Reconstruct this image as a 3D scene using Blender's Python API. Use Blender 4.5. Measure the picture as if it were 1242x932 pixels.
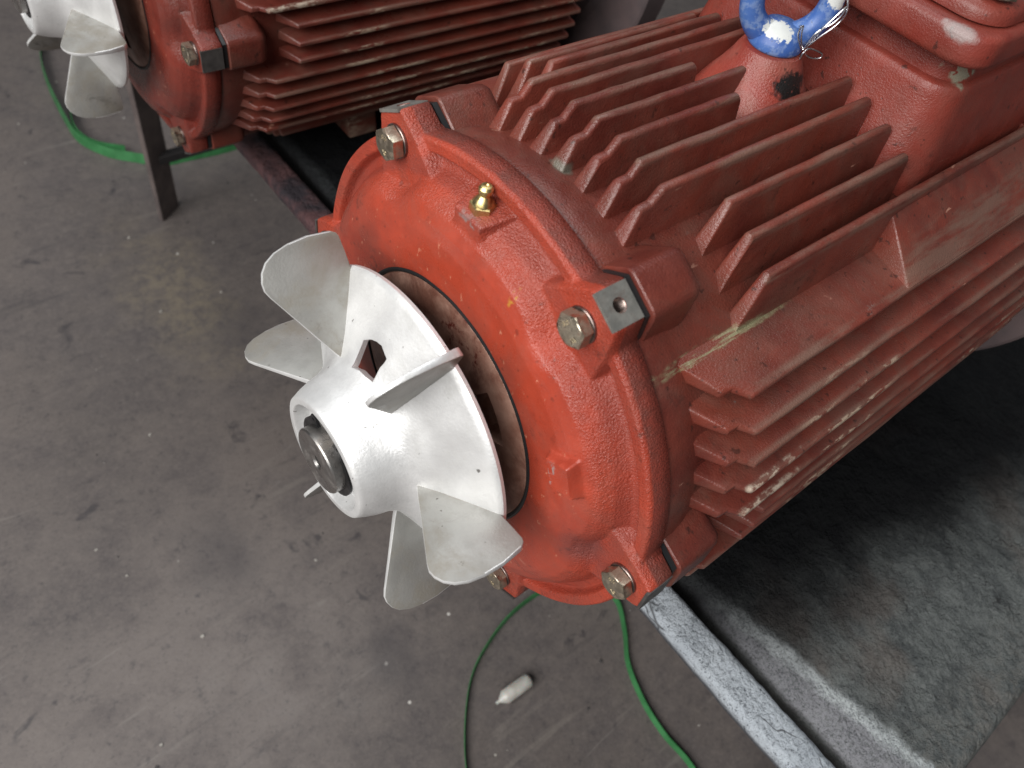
import bpy, bmesh, math, random
import numpy as np
from mathutils import Matrix, Vector
random.seed(7)
rng = np.random.default_rng(11)
for o in list(bpy.data.objects):
    bpy.data.objects.remove(o)
scene = bpy.context.scene
COL = scene.collection
PI = math.pi

# ------------------------------------------------------------------ camera
cd = bpy.data.cameras.new("camera")
cam = bpy.data.objects.new("camera", cd)
COL.objects.link(cam)
RIGHT = Vector((0.77054833, -0.61867843, 0.15327189))
DOWN = Vector((-0.41309387, -0.66787628, -0.619108))
FWD = Vector((0.48539543, 0.41373696, -0.77020322))
m = Matrix.Identity(4)
for i in range(3):
    m[i][0] = RIGHT[i]; m[i][1] = -DOWN[i]; m[i][2] = -FWD[i]
m[0][3], m[1][3], m[2][3] = (-0.18362595, -0.20206699, 0.3505144)
cam.matrix_world = m
cd.sensor_width = 36.0
cd.lens = 955.54 / 1242 * 36
cd.clip_start = 0.01
cd.clip_end = 60
cd.dof.use_dof = True
cd.dof.focus_distance = 0.44
cd.dof.aperture_fstop = 10.0
scene.camera = cam

# ------------------------------------------------------------------ light: an open workshop, daylight through wide doorways
world = bpy.data.worlds.new("World")
scene.world = world
world.use_nodes = True
bg = world.node_tree.nodes["Background"]
bg.inputs[0].default_value = (0.90, 0.95, 1.0, 1)
bg.inputs[1].default_value = 0.09
def area_light(name, loc, target, sx, sy, power, color):
    ld = bpy.data.lights.new(name, 'AREA')
    ld.shape = 'RECTANGLE'; ld.size = sx; ld.size_y = sy
    ld.energy = power; ld.color = color
    o = bpy.data.objects.new(name, ld)
    COL.objects.link(o)
    o.location = loc
    o.rotation_euler = (Vector(target) - Vector(loc)).to_track_quat('-Z', 'Y').to_euler()
    return o
area_light("doorway_light", (-2.25, -0.40, 1.75), (0, 0, 0), 3.0, 1.8, 150, (1.0, 0.985, 0.96))
area_light("skylight_light", (0.5, 0.9, 3.0), (0.1, 0.1, 0), 2.2, 1.6, 42, (0.95, 0.98, 1.0))
scene.view_settings.view_transform = 'Standard'
scene.view_settings.look = 'None'
scene.view_settings.exposure = 0.0
scene.view_settings.gamma = 1.0
scene.render.engine = 'CYCLES'

# ------------------------------------------------------------------ helpers
def link(name, me, mat=None, parent=None, smooth=True, ang=40):
    if mat is not None and len(me.materials) == 0:
        me.materials.append(mat)
    if smooth and len(me.polygons):
        me.polygons.foreach_set("use_smooth", [True] * len(me.polygons))
        me.set_sharp_from_angle(angle=math.radians(ang))
    o = bpy.data.objects.new(name, me)
    COL.objects.link(o)
    if parent is not None:
        o.parent = parent
    return o
def mesh(name, v, f):
    me = bpy.data.meshes.new(name)
    me.from_pydata([tuple(map(float, p)) for p in v], [], [tuple(map(int, q)) for q in f])
    me.update()
    return me
def bm_mesh(name, bm):
    me = bpy.data.meshes.new(name)
    bm.to_mesh(me); bm.free()
    me.update()
    return me
def empty(name, loc=(0, 0, 0), rz=0.0):
    o = bpy.data.objects.new(name, None)
    o.empty_display_size = 0.02
    COL.objects.link(o)
    o.location = loc; o.rotation_euler = (0, 0, rz)
    return o
def tag(o, label=None, cat=None, group=None, kind=None):
    if label: o["label"] = label
    if cat: o["category"] = cat
    if group: o["group"] = group
    if kind: o["kind"] = kind
    return o
def fix_normals(me):
    bm = bmesh.new(); bm.from_mesh(me)
    bmesh.ops.recalc_face_normals(bm, faces=bm.faces)
    bm.to_mesh(me); bm.free()
    return me
def revolve(name, prof, n=96, closed=False, a0=0.0, a1=2 * PI):
    """profile of (x, r) turned about the x axis; angle 0 = -y, 90 = +z"""
    full = abs(a1 - a0 - 2 * PI) < 1e-6
    v = []; f = []
    k = len(prof)
    m_ = n if full else n + 1
    for i in range(m_):
        a = a0 + (a1 - a0) * i / n
        for x, r in prof:
            v.append((x, -r * math.cos(a), r * math.sin(a)))
    for i in range(n):
        j = (i + 1) % m_
        for p in range(k if closed else k - 1):
            q = (p + 1) % k
            f.append((i * k + p, i * k + q, j * k + q, j * k + p))
    me = mesh(name, v, f)
    bm = bmesh.new(); bm.from_mesh(me)
    bmesh.ops.remove_doubles(bm, verts=bm.verts, dist=1e-6)
    bmesh.ops.recalc_face_normals(bm, faces=bm.faces)
    bm.to_mesh(me); bm.free()
    return me
def prism(name, poly, depth_vec, bev=0.0, seg=2):
    """polygon of 3-D points pushed along depth_vec"""
    bm = bmesh.new()
    d = Vector(depth_vec)
    a = [bm.verts.new(Vector(p)) for p in poly]
    b = [bm.verts.new(Vector(p) + d) for p in poly]
    n = len(poly)
    bm.faces.new(a); bm.faces.new(list(reversed(b)))
    for i in range(n):
        j = (i + 1) % n
        bm.faces.new((a[j], a[i], b[i], b[j]))
    bmesh.ops.recalc_face_normals(bm, faces=bm.faces)
    if bev:
        bmesh.ops.bevel(bm, geom=list(bm.edges), offset=bev, segments=seg, affect='EDGES', profile=0.5)
    return bm_mesh(name, bm)
def box(name, lo, hi, bev=0.0, seg=2):
    (x0, y0, z0), (x1, y1, z1) = lo, hi
    return prism(name, [(x0, y0, z0), (x1, y0, z0), (x1, y1, z0), (x0, y1, z0)], (0, 0, z1 - z0), bev, seg)
def tube(name, pts, r, n=10, closed=False):
    P = [Vector(p) for p in pts]
    N = len(P); v = []; f = []
    up = Vector((0.1, 0.2, 1)).normalized()
    for i, p in enumerate(P):
        if closed: t = P[(i + 1) % N] - P[i - 1]
        else: t = P[min(i + 1, N - 1)] - P[max(i - 1, 0)]
        t.normalize()
        a = t.cross(up)
        if a.length < 1e-4: a = t.cross(Vector((1, 0, 0)))
        a.normalize(); up = a.cross(t).normalized()
        rr = r[i] if hasattr(r, '__len__') else r
        for k in range(n):
            q = 2 * PI * k / n
            v.append(p + rr * (math.cos(q) * a + math.sin(q) * up))
    for i in range(N if closed else N - 1):
        j = (i + 1) % N
        for k in range(n):
            l = (k + 1) % n
            f.append((i * n + k, i * n + l, j * n + l, j * n + k))
    if not closed:
        f.append(tuple(range(n))); f.append(tuple((N - 1) * n + k for k in reversed(range(n))))
    return fix_normals(mesh(name, v, f))
def boolean(ob, cutter_me, op='DIFFERENCE'):
    c = bpy.data.objects.new("cutter", cutter_me)
    COL.objects.link(c)
    md = ob.modifiers.new("b", 'BOOLEAN')
    md.operation = op; md.object = c; md.solver = 'EXACT'
    dg = bpy.context.evaluated_depsgraph_get()
    dg.update()
    me = bpy.data.meshes.new_from_object(ob.evaluated_get(dg))
    ob.modifiers.clear()
    old = ob.data
    ob.data = me
    bpy.data.objects.remove(c)
    bpy.data.meshes.remove(old)
    return ob
def join(name, meshes):
    bm = bmesh.new()
    for me in meshes: bm.from_mesh(me)
    return bm_mesh(name, bm)
def catmull(pts, n=12, closed=False):
    P = [np.array(p, float) for p in pts]
    N = len(P); out = []
    for i in range(N if closed else N - 1):
        if closed: a, b, c, d = P[i - 1], P[i], P[(i + 1) % N], P[(i + 2) % N]
        else: a, b, c, d = P[max(i - 1, 0)], P[i], P[i + 1], P[min(i + 2, N - 1)]
        for k in range(n):
            t = k / n
            out.append(0.5 * ((2 * b) + (c - a) * t + (2 * a - 5 * b + 4 * c - d) * t * t + (3 * b - a - 3 * c + d) * t ** 3))
    if not closed: out.append(P[-1])
    return out

# ------------------------------------------------------------------ materials
FZ, BZ = -0.565, -0.182        # floor and bench heights
class NT:
    def __init__(s, name, vary=False):
        s.m = bpy.data.materials.new(name); s.m.use_nodes = True
        s.t = s.m.node_tree; s.n = s.t.nodes; s.l = s.t.links
        s.b = s.n["Principled BSDF"]
        s.tc = s.n.new("ShaderNodeTexCoord").outputs["Object"]
        s.raw = s.tc
        if vary:                                   # every copy gets its own stains
            ad = s.n.new("ShaderNodeVectorMath"); ad.operation = 'MULTIPLY_ADD'
            s.l.new(s.n.new("ShaderNodeObjectInfo").outputs["Random"], ad.inputs[0])
            ad.inputs[1].default_value = (7.0, 3.0, 5.0)
            s.l.new(s.tc, ad.inputs[2])
            s.tc = ad.outputs[0]
    def _in(s, sock, v):
        if hasattr(v, 'is_linked') or isinstance(v, bpy.types.NodeSocket): s.l.new(v, sock)
        elif isinstance(v, tuple) and len(v) == 3 and sock.type == 'RGBA': sock.default_value = (*v, 1)
        else: sock.default_value = v
    def mapping(s, scale=(1, 1, 1), loc=(0, 0, 0), rot=(0, 0, 0)):
        n = s.n.new("ShaderNodeMapping"); s.l.new(s.tc, n.inputs[0])
        n.inputs['Location'].default_value = loc; n.inputs['Rotation'].default_value = rot; n.inputs['Scale'].default_value = scale
        return n.outputs[0]
    def noise(s, scale, detail=4, rough=0.55, vec=None, dist=0.0):
        n = s.n.new("ShaderNodeTexNoise"); s.l.new(vec or s.tc, n.inputs['Vector'])
        n.inputs['Scale'].default_value = scale; n.inputs['Detail'].default_value = detail
        n.inputs['Roughness'].default_value = rough; n.inputs['Distortion'].default_value = dist
        return n.outputs[0]
    def voro(s, scale, vec=None, out='Distance', rnd=1.0):
        n = s.n.new("ShaderNodeTexVoronoi"); s.l.new(vec or s.tc, n.inputs['Vector'])
        n.inputs['Scale'].default_value = scale; n.inputs['Randomness'].default_value = rnd
        return n.outputs[out]
    def ramp(s, v, lo, hi, a=0.0, b=1.0):
        n = s.n.new("ShaderNodeMapRange"); s._in(n.inputs[0], v)
        for i, q in enumerate((lo, hi, a, b)): n.inputs[i + 1].default_value = q
        n.interpolation_type = 'SMOOTHSTEP'
        return n.outputs[0]
    def math(s, op, a, b=0.0):
        n = s.n.new("ShaderNodeMath"); n.operation = op
        s._in(n.inputs[0], a); s._in(n.inputs[1], b)
        return n.outputs[0]
    def mix(s, f, a, b):
        n = s.n.new("ShaderNodeMix"); n.data_type = 'RGBA'
        s._in(n.inputs[0], f); s._in(n.inputs[6], a); s._in(n.inputs[7], b)
        return n.outputs[2]
    def xyz(s):
        n = s.n.new("ShaderNodeSeparateXYZ"); s.l.new(s.tc, n.inputs[0]); return n.outputs
    def spot(s, c, r0, r1, stretch=(1, 1, 1), wob=0.0, ws=150):
        """a patch round a point of the object, ragged edge"""
        mp = s.n.new("ShaderNodeVectorMath"); mp.operation = 'SUBTRACT'
        s.l.new(s.raw, mp.inputs[0]); mp.inputs[1].default_value = c
        ml = s.n.new("ShaderNodeVectorMath"); ml.operation = 'MULTIPLY'
        s.l.new(mp.outputs[0], ml.inputs[0]); ml.inputs[1].default_value = stretch
        ln = s.n.new("ShaderNodeVectorMath"); ln.operation = 'LENGTH'
        s.l.new(ml.outputs[0], ln.inputs[0])
        d = ln.outputs['Value']
        if wob:
            d = s.math('ADD', d, s.math('MULTIPLY', s.math('SUBTRACT', s.noise(ws, 3), 0.5), wob))
        return s.ramp(d, r0, r1, 1, 0)
    def bump(s, h, strength, dist, prev=None):
        n = s.n.new("ShaderNodeBump"); s.l.new(h, n.inputs['Height'])
        s._in(n.inputs['Strength'], strength); n.inputs['Distance'].default_value = dist
        if prev: s.l.new(prev, n.inputs['Normal'])
        return n.outputs[0]
    def set(s, **k):
        for a, v in k.items():
            s._in(s.b.inputs[a.replace('_', ' ')], v)
        return s.m

def red_paint(name, a, b, dust, dust_amt, rough, grain, fin_scuff=False, extra=None, chips=0.67, gd=0.0009, worn_front=False):
    M = NT(name)
    big = M.noise(16, 5, 0.6); mid = M.noise(70, 5, 0.6); fine = M.noise(950, 2, 0.6)
    c = M.mix(M.ramp(big, 0.36, 0.66), a, b)
    c = M.mix(M.math('MULTIPLY', M.ramp(mid, 0.45, 0.75), 0.35), c, tuple(x * 1.35 for x in a))
    d = M.math('MULTIPLY', M.ramp(M.noise(28, 6, 0.7, dist=0.6), 0.38, 0.72), dust_amt)
    c = M.mix(d, c, dust)
    # small dark pits and grease freckles
    pits = M.ramp(M.noise(210, 2, 0.5), 0.66, 0.74)
    c = M.mix(M.math('MULTIPLY', pits, 0.35 if worn_front else 0.7), c, (0.035, 0.014, 0.011))
    grs = M.math('MULTIPLY', M.ramp(M.noise(95, 5, 0.7), 0.56, 0.68), M.ramp(M.noise(14, 3), 0.46, 0.62))
    c = M.mix(M.math('MULTIPLY', grs, 0.6), c, (0.050, 0.022, 0.017))
    # chips showing the grey primer, pale scratches
    chip = M.math('MULTIPLY', M.ramp(M.noise(46, 7, 0.72), chips, chips + 0.05), M.ramp(M.noise(9, 2), 0.42, 0.56))
    c = M.mix(M.math('MULTIPLY', chip, 0.75), c, (0.19, 0.175, 0.16))
    scr = M.ramp(M.noise(55, 4, 0.6, vec=M.mapping((1, 1, 7), rot=(0.5, 0.9, 0.3))), 0.70, 0.76)
    c = M.mix(M.math('MULTIPLY', scr, 0.5), c, (0.62, 0.33, 0.24))
    rr = M.ramp(mid, 0.2, 0.8, rough - 0.10, rough + 0.15)
    if fin_scuff:
        X, Y, Z = M.xyz()
        r = M.math('SQRT', M.math('ADD', M.math('MULTIPLY', Y, Y), M.math('MULTIPLY', Z, Z)))
        edge = M.ramp(r, 0.1555, 0.1580)
        n1 = M.noise(60, 5, 0.65, vec=M.mapping((0.25, 1.6, 1.6)))
        c = M.mix(M.math('MULTIPLY', edge, M.ramp(n1, 0.42, 0.62, 0.0, 0.72)), c, (0.165, 0.098, 0.074))
        n2 = M.noise(300, 5, 0.7, vec=M.mapping((0.3, 1, 1)))
        n3 = M.noise(13, 2, 0.5, vec=M.mapping((0.8, 1, 1), loc=(0.3, 0.1, 0.7)))
        bare = M.math('MULTIPLY', M.math('MULTIPLY', M.ramp(r, 0.1574, 0.1583), M.ramp(n2, 0.46, 0.56)), M.ramp(n3, 0.57, 0.66))
        bare = M.math('MULTIPLY', bare, M.ramp(Z, 0.085, 0.075))
        c = M.mix(bare, c, (0.36, 0.27, 0.20))
        rr = M.math('ADD', rr, M.math('MULTIPLY', edge, 0.05))
    if extra: c = extra(M, c)
    if worn_front:
        # the flat of the dome is rubbed smooth; the shoulders keep the sand-cast skin
        fx = M.xyz()[0]
        grain = M.math('MULTIPLY', M.ramp(fx, -0.0040, 0.0015, 0.16, 1.0), grain)
        sc2 = M.ramp(M.noise(260, 4, 0.65, vec=M.mapping((1, 1, 0.5), rot=(0.7, 0, 0))), 0.645, 0.69)
        c = M.mix(M.math('MULTIPLY', M.math('MULTIPLY', sc2, M.ramp(fx, -0.0036, -0.002, 1, 0)), 0.55), c, (0.66, 0.30, 0.19))
        g6 = M.math('MULTIPLY', grain, 0.35)
    else: g6 = grain * 0.4
    h = M.bump(fine, grain, gd)
    h = M.bump(M.noise(150, 3, 0.5), g6, gd * 1.3, h)
    M.set(Base_Color=c, Roughness=rr, Normal=h, Specular_IOR_Level=0.5)
    return M.m

def shield_extra(M, c):
    t = M.spot((-0.002, -0.036, 0.110), 0.0006, 0.0022, (0.5, 1.0, 0.4), 0.0055, 300)
    c = M.mix(M.math('MULTIPLY', t, M.math('MULTIPLY', M.ramp(M.noise(330, 2), 0.48, 0.60), 0.7)), c, (0.45, 0.26, 0.03))
    t = M.spot((-0.0035, -0.121, 0.036), 0.0012, 0.0022, (1, 1, 1), 0.002, 500)
    c = M.mix(t, c, (0.75, 0.42, 0.03))
    # worn front edge of the grease nipple pad and the side pad
    t = M.spot((-0.0005, 0.0015, 0.1258), 0.0020, 0.0045, (0.8, 0.42, 1.2), 0.004, 300)
    c = M.mix(M.math('MULTIPLY', t, M.ramp(M.noise(260, 3), 0.42, 0.55)), c, (0.25, 0.23, 0.22))
    t = M.spot((-0.0092, -0.0885, 0.044), 0.0020, 0.0045, (0.6, 1.2, 0.4), 0.004, 300)
    c = M.mix(M.math('MULTIPLY', t, M.ramp(M.noise(240, 3), 0.44, 0.55)), c, (0.30, 0.26, 0.25))
    # the rim was oversprayed together with the stator and is rubbed dull
    X, Y, Z = M.xyz()
    r = M.math('SQRT', M.math('ADD', M.math('MULTIPLY', Y, Y), M.math('MULTIPLY', Z, Z)))
    k = M.math('MULTIPLY', M.ramp(M.math('ADD', X, M.math('MULTIPLY', M.noise(120, 4), 0.002)), 0.0142, 0.0160), M.ramp(r, 0.1365, 0.1395))
    over = M.mix(M.ramp(M.noise(45, 5, 0.65), 0.38, 0.66), (0.215, 0.040, 0.027), (0.135, 0.040, 0.030))
    c = M.mix(M.math('MULTIPLY', k, 0.92), c, over)
    # mottled darker red in the groove behind the dome
    k = M.math('MULTIPLY', M.ramp(M.math('ABSOLUTE', M.math('SUBTRACT', r, 0.1292)), 0.003, 0.0065, 1, 0), M.ramp(M.noise(38, 4, 0.6), 0.30, 0.60, 0.25, 0.75))
    c = M.mix(k, c, (0.26, 0.050, 0.034))
    # grease smear by the low bolt
    t = M.spot((0.0, -0.116, -0.004), 0.002, 0.016, (0.5, 1, 0.8), 0.014, 90)
    c = M.mix(M.math('MULTIPLY', t, 0.6), c, (0.10, 0.045, 0.045))
    return c
RED_SHIELD = red_paint("red_lead_paint_end_shield", (0.38, 0.052, 0.026), (0.285, 0.038, 0.021), (0.25, 0.074, 0.052), 0.45, 0.29, 0.70, extra=shield_extra, gd=0.0014, worn_front=True)
DULL_SHIELD = red_paint("darker_red_end_shield", (0.195, 0.030, 0.019), (0.130, 0.022, 0.016), (0.13, 0.046, 0.034), 0.4, 0.28, 0.5, gd=0.0013, worn_front=True)  # same red recipe with darker values, used on the second motor
def stator_extra(M, c):
    X, Y, Z = M.xyz()
    # green scuff along the casting edge beside the outermost upright fin
    t = M.spot((0.072, -0.0985, 0.0985), 0.0022, 0.0046, (0.075, 1, 1), 0.0035, 260)
    n = M.ramp(M.noise(170, 4, 0.7, vec=M.mapping((0.15, 1.6, 1.6))), 0.44, 0.56)
    c = M.mix(M.math('MULTIPLY', t, n), c, (0.235, 0.215, 0.125))
    r_ = M.math('SQRT', M.math('ADD', M.math('MULTIPLY', Y, Y), M.math('MULTIPLY', Z, Z)))
    # two plate noses rubbed down to bright primer
    for q in ((0.082, -0.1495, 0.046), (0.084, -0.155, 0.030)):
        t = M.math('MULTIPLY', M.spot(q, 0.003, 0.007, (0.22, 1, 1), 0.007, 260), M.ramp(r_, 0.1552, 0.1575))
        c = M.mix(M.math('MULTIPLY', t, M.ramp(M.noise(190, 5, 0.7, vec=M.mapping((0.5, 1, 1))), 0.46, 0.58)), c, (0.42, 0.34, 0.27))
    t = M.spot((0.050, 0.0, 0.138), 0.003, 0.0055, (1, 0.7, 1), 0.003, 200)
    return M.mix(t, c, (0.13, 0.12, 0.095))
RED_STATOR = red_paint("red_lead_paint_stator", (0.170, 0.036, 0.023), (0.108, 0.022, 0.016), (0.130, 0.058, 0.043), 0.65, 0.33, 0.40, True, stator_extra)
def box_extra(M, c):
    t = M.spot((0.240, -0.080, 0.178), 0.008, 0.010, (0.55, 0.7, 1.1), 0.010, 130)
    c = M.mix(M.math('MULTIPLY', t, M.ramp(M.noise(160, 2), 0.40, 0.45)), c, (0.26, 0.235, 0.175))
    t = M.spot((0.217, -0.0715, 0.2035), 0.003, 0.0062, (0.8, 0.55, 1.2), 0.006, 200)
    return M.mix(M.math('MULTIPLY', t, 0.6), c, (0.36, 0.34, 0.33))
RED_BOX = red_paint("red_lead_paint_terminal_box", (0.23, 0.037, 0.024), (0.165, 0.026, 0.018), (0.18, 0.066, 0.050), 0.5, 0.42, 0.4, extra=box_extra, chips=0.72)
def boss_extra(M, c):
    t = M.spot((0.1880, -0.0210, 0.1550), 0.0055, 0.0085, (0.62, 0.45, 1.15), 0.009, 260)
    return M.mix(M.math('MULTIPLY', t, M.ramp(M.noise(330, 4, 0.7), 0.28, 0.40)), c, (0.012, 0.011, 0.011))
RED_BOSS = red_paint("red_lead_paint_boss", (0.30, 0.052, 0.035), (0.22, 0.034, 0.025), (0.27, 0.11, 0.085), 0.6, 0.38, 0.5, extra=boss_extra)

def metal(name, c1, c2, rough, scale=40, met=1.0, grain=0.05, dirt=None, dirt_amt=0.0, dirt_scale=18, dlo=0.5, dhi=0.68, extra=None, gs=500, vary=False):
    M = NT(name, vary)
    n = M.noise(scale, 5, 0.6)
    c = M.mix(M.ramp(n, 0.35, 0.68), c1, c2)
    r = M.ramp(M.noise(scale * 1.7, 4), 0.3, 0.7, rough - 0.06, rough + 0.1)
    mt = met
    if dirt:
        d = M.math('MULTIPLY', M.ramp(M.noise(dirt_scale, 6, 0.68, dist=0.4), dlo, dhi), dirt_amt)
        c = M.mix(d, c, dirt)
        mt = M.math('SUBTRACT', met, M.math('MULTIPLY', d, met * 0.8))
    if extra: c = extra(M, c)
    h = M.bump(M.noise(gs, 3), grain, 0.0006)
    M.set(Base_Color=c, Roughness=r, Metallic=mt, Normal=h)
    return M.m
def alu_extra(M, c):
    sp = M.ramp(M.noise(260, 2, 0.5), 0.70, 0.76)
    return M.mix(M.math('MULTIPLY', sp, M.ramp(M.noise(25, 2), 0.42, 0.6)), c, (0.12, 0.11, 0.10))
ALU = metal("cast_aluminium", (0.86, 0.86, 0.86), (0.72, 0.72, 0.72), 0.43, 30, 0.56, 0.25, (0.46, 0.455, 0.44), 0.55, 26, 0.48, 0.68, alu_extra, 700)
def blade_extra(M, c):
    c = alu_extra(M, c)
    t = M.spot((-0.030, 0, 0.106), 0.002, 0.020, (0.8, 0, 1.4), 0.020, 90)
    c = M.mix(M.math('MULTIPLY', t, M.ramp(M.noise(30, 3), 0.38, 0.60, 0.1, 0.7)), c, (0.20, 0.18, 0.145))
    t = M.math('MULTIPLY', M.ramp(M.noise(45, 5, 0.7, dist=1.0), 0.55, 0.70), M.ramp(M.noise(17, 2), 0.48, 0.60))
    c = M.mix(M.math('MULTIPLY', t, 0.75), c, (0.115, 0.105, 0.092))
    sc = M.ramp(M.math('ABSOLUTE', M.math('SUBTRACT', M.noise(40, 2, 0.4, vec=M.mapping((0.4, 1, 3), rot=(0, 0.8, 0))), 0.5)), 0.0, 0.012, 1, 0)
    return M.mix(M.math('MULTIPLY', M.math('MULTIPLY', sc, M.ramp(M.noise(60, 2), 0.5, 0.62)), 0.45), c, (0.30, 0.29, 0.27))
HUB_SHADE = metal('shaded_hub_inside', (0.10, 0.085, 0.075), (0.055, 0.046, 0.042), 0.7, 60, 0.2, 0.4)  # inside of the fan hub: shade of the hollow put into the colour
ALU_BLADE = metal("cast_aluminium_blade", (0.37, 0.366, 0.348), (0.285, 0.280, 0.264), 0.47, 26, 0.48, 0.22, (0.225, 0.205, 0.170), 0.75, 34, 0.44, 0.68, blade_extra, 700, vary=True)
STEEL = metal("ground_steel", (0.50, 0.48, 0.46), (0.38, 0.37, 0.36), 0.30, 60, 1.0, 0.05, (0.16, 0.12, 0.09), 0.5, 70)
BOLT = metal("zinc_plated_bolt", (0.56, 0.50, 0.39), (0.40, 0.36, 0.285), 0.33, 150, 1.0, 0.15, (0.14, 0.075, 0.050), 0.75, 120, 0.47, 0.64)
WASHER = metal("spring_washer_steel", (0.34, 0.27, 0.24), (0.20, 0.16, 0.15), 0.36, 150, 1.0, 0.1)
BLACK_STEEL = metal("black_oxide_steel", (0.025, 0.025, 0.027), (0.045, 0.045, 0.047), 0.35, 120, 0.7, 0.1)
MACHINED = metal("machined_cast_iron", (0.27, 0.262, 0.240), (0.19, 0.187, 0.172), 0.46, 130, 0.5, 0.25, (0.09, 0.055, 0.045), 0.5, 160)
SHADED_CUT = metal("shaded_cut_iron", (0.085, 0.078, 0.074), (0.055, 0.050, 0.048), 0.55, 130, 0.3, 0.25)  # undrilled lug faces: bare cut iron, darkened for shade on turned-away sides
BRASS = metal("brass", (0.70, 0.56, 0.27), (0.60, 0.46, 0.20), 0.33, 200, 1.0, 0.04)
def cap_extra(M, c):
    t = M.ramp(M.noise(60, 6, 0.75), 0.53, 0.60)
    t2 = M.spot((-0.006, -0.014, 0.066), 0.012, 0.026, (1, 0.8, 1), 0.02, 60)
    return M.mix(M.math('MULTIPLY', t, t2), c, (0.15, 0.020, 0.012))
RUST = metal("rusty_bearing_cap", (0.50, 0.29, 0.22), (0.30, 0.135, 0.095), 0.38, 55, 0.2, 0.5, (0.12, 0.036, 0.022), 0.8, 45, 0.45, 0.68, cap_extra)
DARK = NT("black_void").set(Base_Color=(0.006, 0.005, 0.005), Roughness=0.8)
SEAL_GAP_BLACK = NT("black_seal_and_gap_shade").set(Base_Color=(0.012, 0.013, 0.014), Roughness=0.45)  # serves the seam ring and the painted shade in the lug gaps
MAUVE = metal("dark_primer_steel", (0.125, 0.090, 0.090), (0.090, 0.070, 0.072), 0.55, 25, 0.1, 0.15)
M = NT("blue_enamel")
t = M.math('MAXIMUM', M.spot((0.1835, -0.0035, 0.1768), 0.0042, 0.0050, (0.62, 0.62, 1.15), 0.0075, 420), M.spot((0.2024, -0.017, 0.1955), 0.0032, 0.0042, (0.9, 0.8, 0.7), 0.007, 420))
c = M.mix(M.ramp(M.noise(60, 4), 0.4, 0.7), (0.042, 0.105, 0.34), (0.085, 0.18, 0.44))
c = M.mix(M.math('MULTIPLY', M.ramp(M.noise(130, 6, 0.7), 0.50, 0.62), 0.55), c, (0.24, 0.32, 0.50))
c = M.mix(M.math('MULTIPLY', M.ramp(M.noise(240, 5, 0.7), 0.60, 0.66), 0.8), c, (0.035, 0.045, 0.09))
c = M.mix(t, c, (0.66, 0.68, 0.66))
BLUE = M.set(Base_Color=c, Roughness=0.42, Normal=M.bump(M.noise(110, 3), 0.25, 0.0015))
WIRE = NT("galvanised_wire").set(Base_Color=(0.72, 0.72, 0.74), Metallic=1.0, Roughness=0.25)
M = NT("green_polyester_strap")
GREEN = M.set(Base_Color=M.mix(M.ramp(M.noise(40, 4), 0.35, 0.7), (0.030, 0.145, 0.048), (0.050, 0.21, 0.075)), Roughness=0.38)
M = NT("milky_plastic")
MILK = M.set(Base_Color=M.mix(M.ramp(M.noise(70, 4), 0.45, 0.7), (0.46, 0.45, 0.42), (0.36, 0.345, 0.315)), Roughness=0.35, Subsurface_Weight=0.2)

# concrete floor: old, trodden, scuffed
M = NT("stained_concrete")
a = M.noise(2.2, 6, 0.62); b = M.noise(13, 7, 0.68); d = M.noise(70, 6, 0.7); e = M.noise(300, 4, 0.7)
c = M.mix(M.ramp(a, 0.36, 0.64), (0.106, 0.091, 0.086), (0.142, 0.121, 0.112))
c = M.mix(M.math('MULTIPLY', M.ramp(b, 0.40, 0.66), 0.6), c, (0.076, 0.065, 0.066))
c = M.mix(M.math('MULTIPLY', M.ramp(d, 0.44, 0.70), 0.45), c, (0.150, 0.128, 0.117))
c = M.mix(M.math('MULTIPLY', M.ramp(d, 0.32, 0.44, 1, 0), 0.55), c, (0.058, 0.051, 0.053))
c = M.mix(M.math('MULTIPLY', M.ramp(e, 0.52, 0.66), 0.28), c, (0.185, 0.160, 0.147))
c = M.mix(M.math('MULTIPLY', M.ramp(e, 0.34, 0.44, 1, 0), 0.4), c, (0.045, 0.040, 0.041))
# drag marks and scuffs in two directions
for rot, lo, hi, amt, col in ((0.55, 0.56, 0.70, 0.45, (0.190, 0.168, 0.150)), (-0.5, 0.58, 0.72, 0.45, (0.055, 0.049, 0.051)), (1.2, 0.62, 0.72, 0.4, (0.20, 0.18, 0.165))):
    dr = M.noise(24, 6, 0.65, vec=M.mapping((0.25, 3.0, 1), rot=(0, 0, rot)))
    msk = M.ramp(M.noise(4.5, 3, 0.5, vec=M.mapping((1, 1, 1), loc=(rot * 7, 1, 0))), 0.46, 0.62)
    c = M.mix(M.math('MULTIPLY', M.math('MULTIPLY', M.ramp(dr, lo, hi), msk), amt), c, col)
# thin scratches
sc = M.ramp(M.math('ABSOLUTE', M.math('SUBTRACT', M.noise(5, 2, 0.4, vec=M.mapping((0.6, 5, 1), rot=(0, 0, 0.9))), 0.5)), 0.0, 0.006, 1, 0)
c = M.mix(M.math('MULTIPLY', M.math('MULTIPLY', sc, M.ramp(M.noise(8, 3), 0.58, 0.68)), 0.35), c, (0.24, 0.22, 0.20))
blot = M.ramp(M.noise(21, 4, 0.55, dist=1.0), 0.645, 0.74)
c = M.mix(M.math('MULTIPLY', blot, 0.75), c, (0.040, 0.036, 0.040))
for cx_, cy_, r_ in ((0.10, 0.60, 0.05), (-0.08, 0.28, 0.05), (0.16, 0.95, 0.04), (0.02, 0.05, 0.035), (0.12, 0.10, 0.03)):
    s_ = M.spot((cx_, cy_, FZ), r_ * 0.3, r_ * 1.3, (1, 0.7, 1), 0.06, 18)
    c = M.mix(M.math('MULTIPLY', s_, 0.4), c, (0.050, 0.045, 0.049))
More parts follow.
